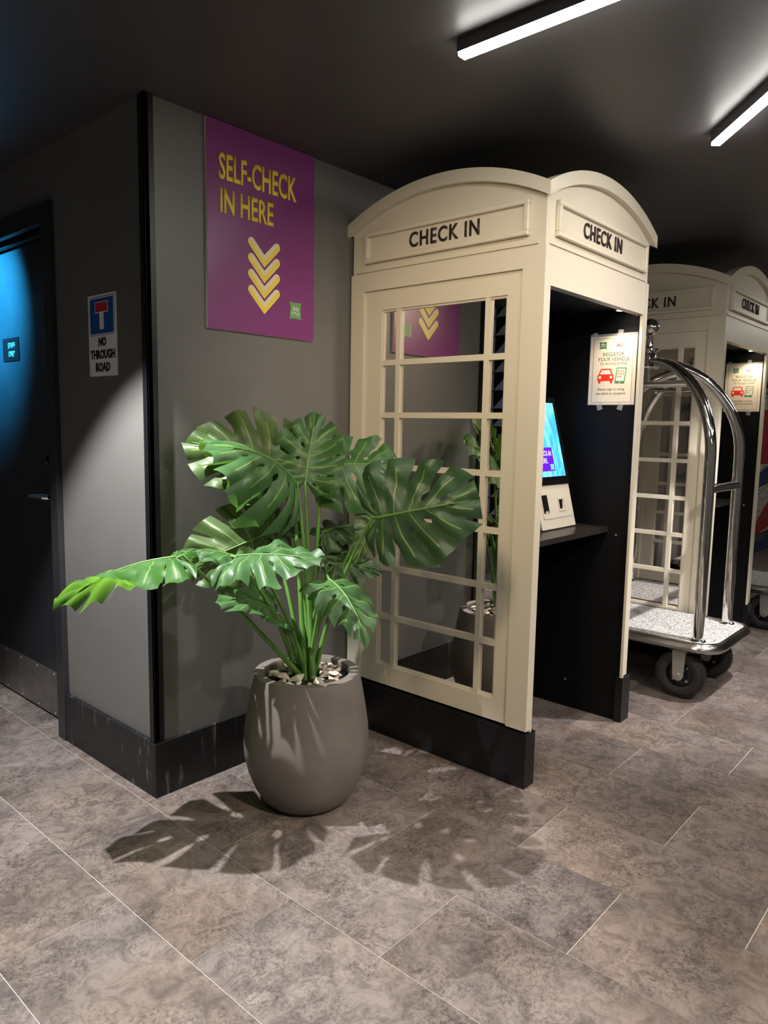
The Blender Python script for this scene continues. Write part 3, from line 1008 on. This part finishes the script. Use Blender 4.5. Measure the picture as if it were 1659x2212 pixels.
BX1, BX2 = 0.940, 2.848
make_booth(BX1, 'cream phone-box style check-in booth beside the potted plant')
make_booth(BX2, 'farther cream check-in booth behind the chrome luggage cart')
notice((BX1 + BW - 0.0322, -0.772, 1.558), 'register your vehicle notice taped inside the nearer booth')
notice((BX2 + BW - 0.0322, -0.772, 1.578), 'register your vehicle notice taped inside the farther booth')

# ------------------------------------------------------------------ kiosk on the shelf
def kiosk(loc, label):
    K = empty('check_in_kiosk', loc)
    tag(K, label, 'kiosk')
    lean = R(14.5)
    r_ = Vector((1, 0, 0)); u_ = Vector((0, math.sin(lean), math.cos(lean))); n_ = r_.cross(u_)
    o_ = Vector((0, 0, 0.004))
    F = (o_, r_, u_, n_)
    body = MB()
    body.prism(rrect(-0.148, 0.148, 0.0, 0.192, 0.008), F, -0.022, 0.0)
    bmesh.ops.bevel(body.bm, geom=[e for e in body.bm.edges if e.calc_length() > 0.02], offset=0.002, segments=2, affect='EDGES')
    body.build('base_shell', 'kiosk_plastic', K, True)
    MB().prism([(0.0, -0.002), (0.15, -0.002), (0.15, 0.05), (0.055, 0.19), (0.047, 0.19)], frame((-0.12, 0.012, 0.0), (0, 1, 0), (0, 0, 1)), 0.0, 0.24).build('rear_shell', 'kiosk_plastic', K)
    MB().prism(rrect(-0.122, 0.134, 0.046, 0.160, 0.014), F, 0.0002, 0.0040).build('front_plate', 'kiosk_plastic', K, True)
    MB().prism(rect(-0.115, -0.070, 0.070, 0.148), F, 0.0042, 0.0055).build('card_slot', 'dark_slot', K)
    MB().prism([(-0.106, 0.0715), (-0.078, 0.0715), (-0.084, 0.079), (-0.100, 0.079)], F, 0.0056, 0.0075).build('card_lip', 'kiosk_plastic', K)
    pr = MB()
    a0, a1, b0, b1 = 0.014, 0.078, 0.072, 0.130
    for q in (rect(a0, a1, b0, b0 + 0.006), rect(a0, a1, b1 - 0.006, b1), rect(a0, a0 + 0.005, b0 + 0.006, b1 - 0.006), rect(a1 - 0.016, a1, b0 + 0.006, b1 - 0.006)):
        pr.prism(q, F, 0.0042, 0.0085)
    pr.build('reader_frame', 'kiosk_plastic', K)
    MB().prism([(0.020, 0.082), (0.046, 0.082), (0.056, 0.122), (0.020, 0.122)], F, 0.0042, 0.0060).build('reader', 'dark_slot', K)
    S = shift(F, 0, 0.190, 0.010)
    MB().prism(rrect(-0.146, 0.146, 0.0, 0.388, 0.010), S, -0.020, 0.0).build('screen_body', 'black_gloss', K, True)
    MB().prism(rect(-0.118, 0.118, 0.034, 0.362), S, 0.0002, 0.0010).build('screen', 'screen_picture', K)
    bx = MB().prism(rect(-0.100, 0.034, 0.058, 0.162), S, 0.0011, 0.0016).build('screen_panel', 'screen_purple', K)
    text('lettering', 'CHECK-IN', shift(S, -0.033, 0.136), 0.106, 0.022, 'screen_white', bx, 0.0002, 0.0, 0.0017)
    text('lettering', 'HERE.', shift(S, -0.050, 0.104), 0.066, 0.022, 'screen_white', bx, 0.0002, 0.0, 0.0017)
    MB().prism(pillow(0.030, 0.026, 0.06), shift(S, 0.012, 0.076), 0.0017, 0.0021).build('badge', 'screen_teal', bx)
    return K


kiosk((1.546, -0.679, 0.873), 'white check-in tablet kiosk with blue screen on the booth shelf')


# ------------------------------------------------------------------ luggage carts
def cart_mesh(loc, label):
    K = empty('luggage_cart', loc)
    tag(K, label, 'luggage cart', 'chrome luggage carts')
    hx, hy, rr = 0.290, 0.510, 0.11
    zt = 0.295
    F = frame((0, 0, 0), (1, 0, 0), (0, 1, 0))
    MB().prism(rrect(-hx, hx, -hy, hy, rr, 8), F, zt - 0.05, zt - 0.004).build('deck_board', 'black_paint', K)
    MB().prism(rrect(-hx + 0.004, hx - 0.004, -hy + 0.004, hy - 0.004, rr, 8), F, zt - 0.004, zt).build('deck_carpet', 'deck_carpet', K)
    pl = rrect(-hx - 0.004, hx + 0.004, -hy - 0.004, hy + 0.004, rr, 8)
    b = MB()
    n = len(pl)
    prof = [(-0.010, 0.004), (0.008, 0.003), (0.019, -0.008), (0.024, -0.022), (0.019, -0.036), (0.006, -0.046), (-0.010, -0.048)]
    rings = []
    for i in range(n):
        p = Vector((*pl[i], 0)); t = (Vector((*pl[(i + 1) % n], 0)) - Vector((*pl[i - 1], 0))).normalized()
        nn = Vector((t.y, -t.x, 0))
        rings.append([b.bm.verts.new(p + nn * a + Vector((0, 0, zt + c))) for a, c in prof])
    for i in range(n):
        A, B_ = rings[i], rings[(i + 1) % n]
        for k in range(len(prof)):
            q = (k + 1) % len(prof)
            b.bm.faces.new((A[k], B_[k], B_[q], A[q]))
    b.build('bumper', 'bumper', K, True)
    # four posts that bow together to the crown
    px, py, zc, hub = 0.225, 0.412, 1.18, 1.655
    for sx in (-1, 1):
        for sy in (-1, 1):
            path = [(sx * px, sy * py, zt + 0.002), (sx * px, sy * py, 0.7), (sx * px, sy * py, zc)]
            for i in range(1, 17):
                a = R(90 * i / 16)
                f = math.cos(a)
                path.append((sx * px * f + sx * 0.010 * (1 - f), sy * py * f + sy * 0.010 * (1 - f), zc + (hub - zc) * math.sin(a)))
            p = MB().tube(path, 0.0255, 20).build('post', 'chrome', K, True, angle=60)
            MB().lathe([(0.026, 0.010), (0.030, 0.008), (0.036, 0.004), (0.038, 0.0)], (sx * px, sy * py, zt + 0.001), 'Z', 24).build('post_collar', 'chrome', p, True)
    for sy in (-1, 1):
        MB().tube([(-px + 0.02, sy * py, 1.03), (px - 0.02, sy * py, 1.03)], 0.023, 16).build('crossbar', 'chrome', K, True, angle=60)
    # crown
    cr = MB().lathe([(0.0, 1.615), (0.045, 1.618), (0.060, 1.628), (0.045, 1.640), (0.040, 1.680), (0.034, 1.700), (0.050, 1.712), (0.050, 1.722), (0.020, 1.735), (0.016, 1.785), (0.018, 1.79)], (0, 0, 0), 'Z', 28).build('crown', 'chrome', K, True)
    MB().lathe([(0.046 * math.cos(R(a)), 1.832 + 0.046 * math.sin(R(a))) for a in range(-90, 91, 10)], (0, 0, 0), 'Z', 28).build('ball_finial', 'chrome', cr, True, angle=60)
    # hanging rail
    rl = MB().tube([(0, -0.225, 1.545), (0, 0.225, 1.545)], 0.0125, 16).build('hanging_rail', 'chrome', K, True, angle=60)
    MB().tube([(0, 0, 1.545), (0, 0, 1.62)], 0.011, 12).build('rail_stem', 'chrome', rl, True, angle=60)
    for sy in (-1, 1):
        MB().lathe([(0.020 * math.cos(R(a)), 0.020 * math.sin(R(a))) for a in range(-90, 91, 15)], (0, sy * 0.232, 1.545), 'Z', 20).build('rail_ball', 'chrome', rl, True, angle=60)
    # wheels
    wr, ww = 0.118, 0.066
    for sx in (-1, 1):
        for sy in (-1, 1):
            cx, cy = sx * 0.207 - 0.024, sy * 0.345
            wprof = [(0.064, -0.024), (0.074, -ww / 2 + 0.003), (0.096, -ww / 2), (0.110, -ww / 2 + 0.007), (wr, -0.014), (wr, 0.014), (0.110, ww / 2 - 0.007), (0.096, ww / 2), (0.074, ww / 2 - 0.003), (0.064, 0.024)]
            w = MB().lathe(wprof, (cx, cy, wr), 'X', 40, closed=True)
            for k in range(40):
                for s2 in (-1, 1):
                    a = 2 * math.pi * k / 40
                    c0 = Vector((cx + s2 * 0.020, cy + math.cos(a) * (wr - 0.004), wr + math.sin(a) * (wr - 0.004)))
                    tdir = Vector((0, -math.sin(a), math.cos(a))); rd = Vector((0, math.cos(a), math.sin(a))); xd = Vector((1, 0, 0))
                    ring = []
                    for e1, e2, e3 in ((-1, -1, 0), (1, -1, 0), (1, 1, 0), (-1, 1, 0), (-1, -1, 1), (1, -1, 1), (1, 1, 1), (-1, 1, 1)):
                        ring.append(w.bm.verts.new(c0 + xd * e1 * 0.010 + tdir * e2 * 0.0045 + rd * (e3 * 0.006 - 0.002 - (0.004 if e1 == s2 else 0))))
                    for f in ((0, 3, 2, 1), (4, 5, 6, 7), (0, 1, 5, 4), (1, 2, 6, 5), (2, 3, 7, 6), (3, 0, 4, 7)):
                        w.bm.faces.new([ring[i] for i in f])
            for v in w.bm.verts:
                if v.co.z < 0.0003: v.co.z = 0.0003
            w = w.build('wheel', 'rubber', K, True)
            hb = MB().lathe([(0.0, -0.016), (0.030, -0.016), (0.036, -0.008), (0.056, -0.006), (0.0645, -0.022), (0.0645, 0.022), (0.056, 0.006), (0.036, 0.008), (0.030, 0.016), (0.0, 0.016)], (cx, cy, wr), 'X', 32).build('rim', 'wheel_hub', w, True)
            for k in range(4):
                a = R(45 + 90 * k)
                q = MB()
                for s2 in (-1, 1):
                    q.lathe([(0.0, s2 * 0.012), (0.0055, s2 * 0.0115), (0.006, s2 * 0.006)], (cx, cy + 0.046 * math.cos(a), wr + 0.046 * math.sin(a)), 'X', 8)
                q.build('rim_bolt', 'zinc', w)
            fk = MB()
            for s2 in (-1, 1):
                G = frame((cx + s2 * 0.042, cy, 0), (0, 1, 0), (0, 0, 1))
                fk.prism([(-0.033, 0.247), (-0.026, wr - 0.006), (-0.016, wr - 0.022), (0.0, wr - 0.028), (0.016, wr - 0.022), (0.026, wr - 0.006), (0.033, 0.247)], G, -0.002, 0.002)
            fk.box(cx - 0.050, cx + 0.050, cy - 0.045, cy + 0.045, 0.2405, 0.2455)
            fk = fk.build('wheel_fork', 'zinc', K)
            ax = MB()
            ax.tube([(cx - 0.052, cy, wr), (cx + 0.052, cy, wr)], 0.0075, 10)
            for s2 in (-1, 1):
                ax.tube([(cx + s2 * 0.0445, cy, wr), (cx + s2 * 0.050, cy, wr)], 0.0125, 6)
            ax.build('axle_bolt', 'zinc', fk)
    return K


cart_mesh((2.520, -0.632, 0), 'chrome birdcage luggage cart with grey carpet deck between the booths')
cart_mesh((4.18, -0.60, 0), 'second luggage cart mostly hidden behind the farther booth')


# ------------------------------------------------------------------ flag mural far right
mu = empty('plank_mural', (7.45, 0, 0))
tag(mu, 'distressed plank wall painted with a red, white and blue flag', 'mural')
for k in range(11):
    z0 = 0.205 + 0.19 * k
    col = 'plank_white'
    if k in (4, 5, 6): col = 'plank_red'
    elif k in (3,): col = 'plank_white'
    MB().box(-1.8, 0.7, -0.022, 0.006, z0 + 0.002, z0 + 0.188, 0.002).build('plank', col, mu)
F = frame((0, -0.022, 0), (1, 0, 0), (0, 0, 1))
MB().prism([(-1.0, 0.75), (0.7, 1.05), (0.7, 0.80), (-0.4, 0.70)], F, 0.0006, 0.001).build('blue_stripe', 'plank_blue', mu)
MB().prism([(-0.9, 0.28), (-0.3, 0.33), (0.1, 0.52), (0.7, 0.62), (0.7, 0.42), (0.2, 0.25), (-0.5, 0.16)], F, 0.0006, 0.001).build('red_stripe', 'plank_red', mu)
MB().prism([(-1.0, 0.12), (0.0, 0.12), (0.7, 0.22), (0.7, -0.0), (-0.8, 0.02)], F, 0.0006, 0.001).build('blue_stripe', 'plank_blue', mu)


# ------------------------------------------------------------------ potted monstera
PC = Vector((0.362, -0.372, 0))
pm = empty('potted_monstera', PC)
tag(pm, 'potted monstera with split leaves in a grey concrete-look planter', 'potted plant')
prof = [(0.0, 0.003), (0.118, 0.003), (0.136, 0.008), (0.156, 0.026), (0.180, 0.066), (0.202, 0.122), (0.2145, 0.178), (0.2165, 0.215), (0.213, 0.270), (0.203, 0.340), (0.191, 0.408), (0.1815, 0.456), (0.1790, 0.462), (0.1480, 0.462), (0.1450, 0.455), (0.1450, 0.400), (0.0, 0.400)]
MB().lathe(prof, (0, 0, 0), 'Z', 72).build('pot', 'pot_concrete', pm, True, angle=38)
MB().lathe([(0.0, 0.444), (0.07, 0.442), (0.1445, 0.436), (0.1445, 0.402), (0.0, 0.402)], (0, 0, 0), 'Z', 40).build('soil', 'soil', pm, True)

TOC = Vector((-0.67, -0.73, 0.12)).normalized()
UP = Vector((0, 0, 1))
RT = Vector((0.664, -0.748, 0.0))


def leaf(base, tip, nrm, wr=1.0, droop=0.5, cup=0.4, seed=0, material='leaf_green', nl=6, twist=0.0):
    rng = random.Random(seed)
    base, tip = Vector(base) - PC, Vector(tip) - PC
    L = (tip - base).length
    # the drooping blade must span base to tip: find chord of the bent midrib
    def bend(x, z):
        k = droop / L
        if abs(k) < 1e-4:
            return x, z
        a = k * x
        return math.sin(a) / k - z * math.sin(a) * -1.0 * 0 + 0, -(1 - math.cos(a)) / k + z
    Ls = L * (1 + droop * droop / 24.0)
    e1 = (tip - base).normalized()
    e3 = (nrm - e1 * nrm.dot(e1)).normalized()
    e2 = e3.cross(e1)
    ca, sa = math.cos(droop / 2), math.sin(droop / 2)
    ang = [152, 122, 97, 75, 55, 35, 0]
    sig = [0.0, 0.015, 0.11, 0.25, 0.42, 0.60, 0.80]
    lam = [0.25, 0.42, 0.50, 0.52, 0.48, 0.40, 0.24]
    bm = bmesh.new()
    uvl = bm.loops.layers.uv.new('UVMap')
    T = [0, 0.08, 0.17, 0.235, 0.30, 0.37, 0.44, 0.52, 0.62, 0.72, 0.82, 0.91, 1.0]
    U = [0, 0.17, 0.34, 0.5, 0.66, 0.83, 1.0]
    ph = [rng.uniform(0, 6.28) for _ in range(6)]

    def place(x, y, zloc):
        wob = 0.018 * math.sin(9 * x / L + ph[0]) * (abs(y) / L) * 2 + 0.012 * math.sin(12 * y / L + ph[1]) * min(1, abs(y) / L * 2) + 0.010 * math.sin(23 * x / L + 14 * y / L + ph[2]) * min(1, abs(y) / L * 3)
        zz = zloc - cup * y * y / L + wob * L * 3
        X, Z = bend(x, zz)
        # turn so that the bent midrib ends on the straight line base-tip
        X2, Z2 = X * ca - Z * sa, X * sa + Z * ca
        tw = twist * (x / L - 0.4)
        y, Z2 = y * math.cos(tw) - Z2 * math.sin(tw), Z2 * math.cos(tw) + y * math.sin(tw)
        return base + e1 * X2 + e2 * y + e3 * Z2
    for side in (-1, 1):
        ks = [lam[i] * wr * rng.uniform(0.88, 1.10) for i in range(nl + 1)]
        t0 = [rng.uniform(0.36, 0.52) for _ in range(nl + 1)]
        hole = [rng.random() < 0.55 for _ in range(nl + 1)]
        wide = [rng.uniform(0.05, 0.125) if rng.random() < 0.93 else 0.0 for _ in range(nl + 1)]

        def bound(k, t):
            a = R(ang[k]) ; x = sig[k] * Ls; y = 0.0
            n = 6
            for i in range(n):
                f = (i + 0.5) / n * t
                aa = a - R(16) * f * (1 if k < nl else 0)
                x += math.cos(aa) * ks[k] * Ls * t / n
                y += math.sin(aa) * ks[k] * Ls * t / n
            return x, y

        def gap_(k, t):
            if k == 0 or k == nl:
                return 0.0
            g = 0.0
            if t > t0[k]:
                q = (t - t0[k]) / (1 - t0[k])
                g = wide[k] * min(1.0, q * 4) * (0.7 + 0.5 * q)
            if hole[k] and 0.20 < t < 0.32:
                g = max(g, 0.13)
            return g
        for j in range(nl):
            rows = []
            for t in T:
                p, q = bound(j, t), bound(j + 1, t)
                g0, g1 = gap_(j, t), gap_(j + 1, t)
                row = []
                for u in U:
                    uu = g0 + u * (1 - g0 - g1)
                    x, y = p[0] + (q[0] - p[0]) * uu, p[1] + (q[1] - p[1]) * uu
                    # rounded lobe end
                    ext = 1.0
                    if t > 0.6:
                        ext = 1.0 + (t - 0.6) * (0.07 * math.sin(math.pi * u) - 0.02 + 0.12 * (u - 0.4))
                    mx, my = (sig[j] + sig[j + 1]) / 2 * Ls, 0.0
                    x, y = mx + (x - mx) * ext, my + (y - my) * ext
                    z = -0.045 * L * ((2 * u - 1) ** 2) * min(1, t * 1.6) + 0.02 * L * (1 - min(1, t * 5))
                    row.append((bm.verts.new(place(x, side * y, z)), u, t))
                rows.append(row)
            for a in range(len(T) - 1):
                for b in range(len(U) - 1):
                    vs = [rows[a][b], rows[a][b + 1], rows[a + 1][b + 1], rows[a + 1][b]]
                    if side < 0:
                        vs = vs[::-1]
                    try:
                        f = bm.faces.new([v[0] for v in vs])
                    except ValueError:
                        continue
                    for lp, v in zip(f.loops, vs):
                        lp[uvl].uv = (v[1], v[2])
                    f.smooth = True
    bmesh.ops.remove_doubles(bm, verts=bm.verts[:], dist=0.0004)
    me = bpy.data.meshes.new('leaf')
    bm.to_mesh(me); bm.free()
    me.materials.append(MATS[material])
    lf = link('leaf', me, pm)
    rib = [place(Ls * i / 10 * 0.97, 0, 0.021 * L) for i in range(11)]
    MB().tube(rib, [0.0036 - 0.0027 * i / 10 for i in range(11)], 6).build('midrib', 'petiole', lf, True, angle=80)
    return base


LEAVES = [
    # base, tip, normal, width, droop, cup, material
    ((0.332, -0.293, 1.171), (0.092, -0.086, 1.236), TOC * 1.0 + UP * 0.25, 1.05, 0.35, 0.3, 'leaf_olive'),
    ((0.296, -0.369, 1.115), (-0.003, -0.360, 1.231), TOC * 0.62 + UP * 0.80, 1.05, 0.9, 2.0, 'leaf_green'),
    ((0.352, -0.371, 1.117), (0.445, -0.316, 1.336), TOC * 1.0 + UP * 0.3, 1.05, 0.3, -0.4, 'leaf_green'),
    ((0.455, -0.370, 1.160), (0.705, -0.490, 1.150), TOC * 0.85 + UP * 0.55, 1.20, 0.4, 0.4, 'leaf_green'),
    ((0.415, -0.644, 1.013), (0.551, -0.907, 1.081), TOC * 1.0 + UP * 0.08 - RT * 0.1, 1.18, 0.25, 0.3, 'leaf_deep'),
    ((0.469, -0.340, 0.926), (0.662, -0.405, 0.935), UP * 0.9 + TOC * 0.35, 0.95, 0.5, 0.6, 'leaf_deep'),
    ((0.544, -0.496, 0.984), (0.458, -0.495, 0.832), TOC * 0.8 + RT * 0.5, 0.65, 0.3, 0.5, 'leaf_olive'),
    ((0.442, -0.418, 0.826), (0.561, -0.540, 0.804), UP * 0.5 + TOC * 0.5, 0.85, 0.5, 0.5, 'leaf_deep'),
    ((0.296, -0.547, 0.811), (0.253, -0.750, 0.658), TOC * 0.55 + UP * 0.35 + RT * 0.35, 0.85, 0.9, 0.6, 'leaf_green'),
    ((-0.012, -0.480, 0.915), (0.075, -0.715, 0.925), UP * 1.0 + TOC * 0.30, 1.10, 0.35, 0.35, 'leaf_green'),
    ((0.134, -0.352, 0.864), (-0.040, -0.224, 0.906), UP * 1.0 + TOC * 0.10, 0.90, 0.5, 0.5, 'leaf_green'),
    ((-0.105, -0.310, 0.900), (-0.375, -0.130, 0.782), UP * 1.0 - TOC * 0.25, 0.92, 0.55, 0.5, 'leaf_backlit'),
    ((0.299, -0.225, 0.925), (0.085, -0.078, 0.815), TOC * 1.0, 1.15, 0.3, 0.3, 'leaf_olive'),
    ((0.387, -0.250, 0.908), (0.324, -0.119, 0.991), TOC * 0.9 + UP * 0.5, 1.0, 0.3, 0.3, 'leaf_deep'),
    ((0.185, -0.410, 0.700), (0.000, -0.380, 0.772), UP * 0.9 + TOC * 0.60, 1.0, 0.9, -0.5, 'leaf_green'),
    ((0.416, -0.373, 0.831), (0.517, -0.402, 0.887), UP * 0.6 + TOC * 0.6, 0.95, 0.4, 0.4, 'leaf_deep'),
]
rng = random.Random(5)
for i, (b, t, n, w, dr, cu, mt) in enumerate(LEAVES):
    bl = leaf(b, t, n, w, dr, cu, seed=11 + i * 7, material=mt, twist=0.9 if i == 11 else 0.0)
    a = rng.uniform(0, 6.28); q = rng.uniform(0.010, 0.034)
    p0 = Vector((q * math.cos(a) - 0.012, q * math.sin(a) - 0.006, 0.415))
    out = Vector((bl.x - p0.x, bl.y - p0.y, 0))
    fo, fz = (0.50, 0.56) if i == 11 else (0.34, 0.62)
    p1 = p0 + out * fo + Vector((0, 0, (bl.z - p0.z) * fz))
    e1 = (Vector(t) - Vector(b)).normalized()
    p2 = bl - e1 * 0.02 + Vector((0, 0, 0.004))
    path = []
    for k in range(15):
        s = k / 14
        path.append(p0 * (1 - s) ** 2 + p1 * 2 * s * (1 - s) + p2 * s * s)
    path.append(bl + e1 * 0.012)
    MB().tube(path, [0.0105 - 0.0062 * min(1, k / 13) for k in range(16)], 10).build('petiole', 'petiole', pm, True, angle=80)

# stones on the soil
stone_meshes = []
for v in range(7):
    rr = random.Random(90 + v)
    b = MB()
    pts = []
    for k in range(16):
        d = Vector((rr.gauss(0, 1), rr.gauss(0, 1), rr.gauss(0, 1))).normalized()
        pts.append(b.bm.verts.new(Vector((d.x * rr.uniform(0.75, 1.1), d.y * 0.72 * rr.uniform(0.75, 1.1), d.z * 0.36 * rr.uniform(0.7, 1.1)))))
    h = bmesh.ops.convex_hull(b.bm, input=pts)
    bmesh.ops.delete(b.bm, geom=[g for g in h['geom_interior'] if isinstance(g, bmesh.types.BMVert)], context='VERTS')
    me = bpy.data.meshes.new('stone')
    bmesh.ops.recalc_face_normals(b.bm, faces=b.bm.faces[:])
    b.bm.to_mesh(me); b.bm.free()
    me.materials.append(MATS['stone_pale' if v % 3 else 'stone_tan'])
    stone_meshes.append(me)
rr = random.Random(4)
placed = []
tries = 0
while len(placed) < 46 and tries < 6000:
    tries += 1
    a = rr.uniform(0, 6.283); q = 0.126 * math.sqrt(rr.random())
    x, y = q * math.cos(a), q * math.sin(a)
    if math.hypot(x + 0.012, y + 0.006) < 0.050:
        continue
    s = rr.uniform(0.016, 0.036)
    if q + s > 0.141:
        continue
    layer = 0 if len(placed) < 24 else 1
    if any(l == layer and math.hypot(x - px_, y - py_) < (s + ps) * 0.80 for px_, py_, ps, l in placed):
        continue
    placed.append((x, y, s, layer))
    st = link('stone', rr.choice(stone_meshes))
    st.location = PC + Vector((x, y, 0.443 + 0.012 * layer + s * 0.30))
    st.scale = (s, s, s * rr.uniform(0.8, 1.3))
    st.rotation_euler = (rr.uniform(-0.35, 0.35), rr.uniform(-0.35, 0.35), rr.uniform(0, 6.28))
    tag(st, 'pale broken stone chip lying on the soil of the planter', 'stone', 'stone chips in the planter')
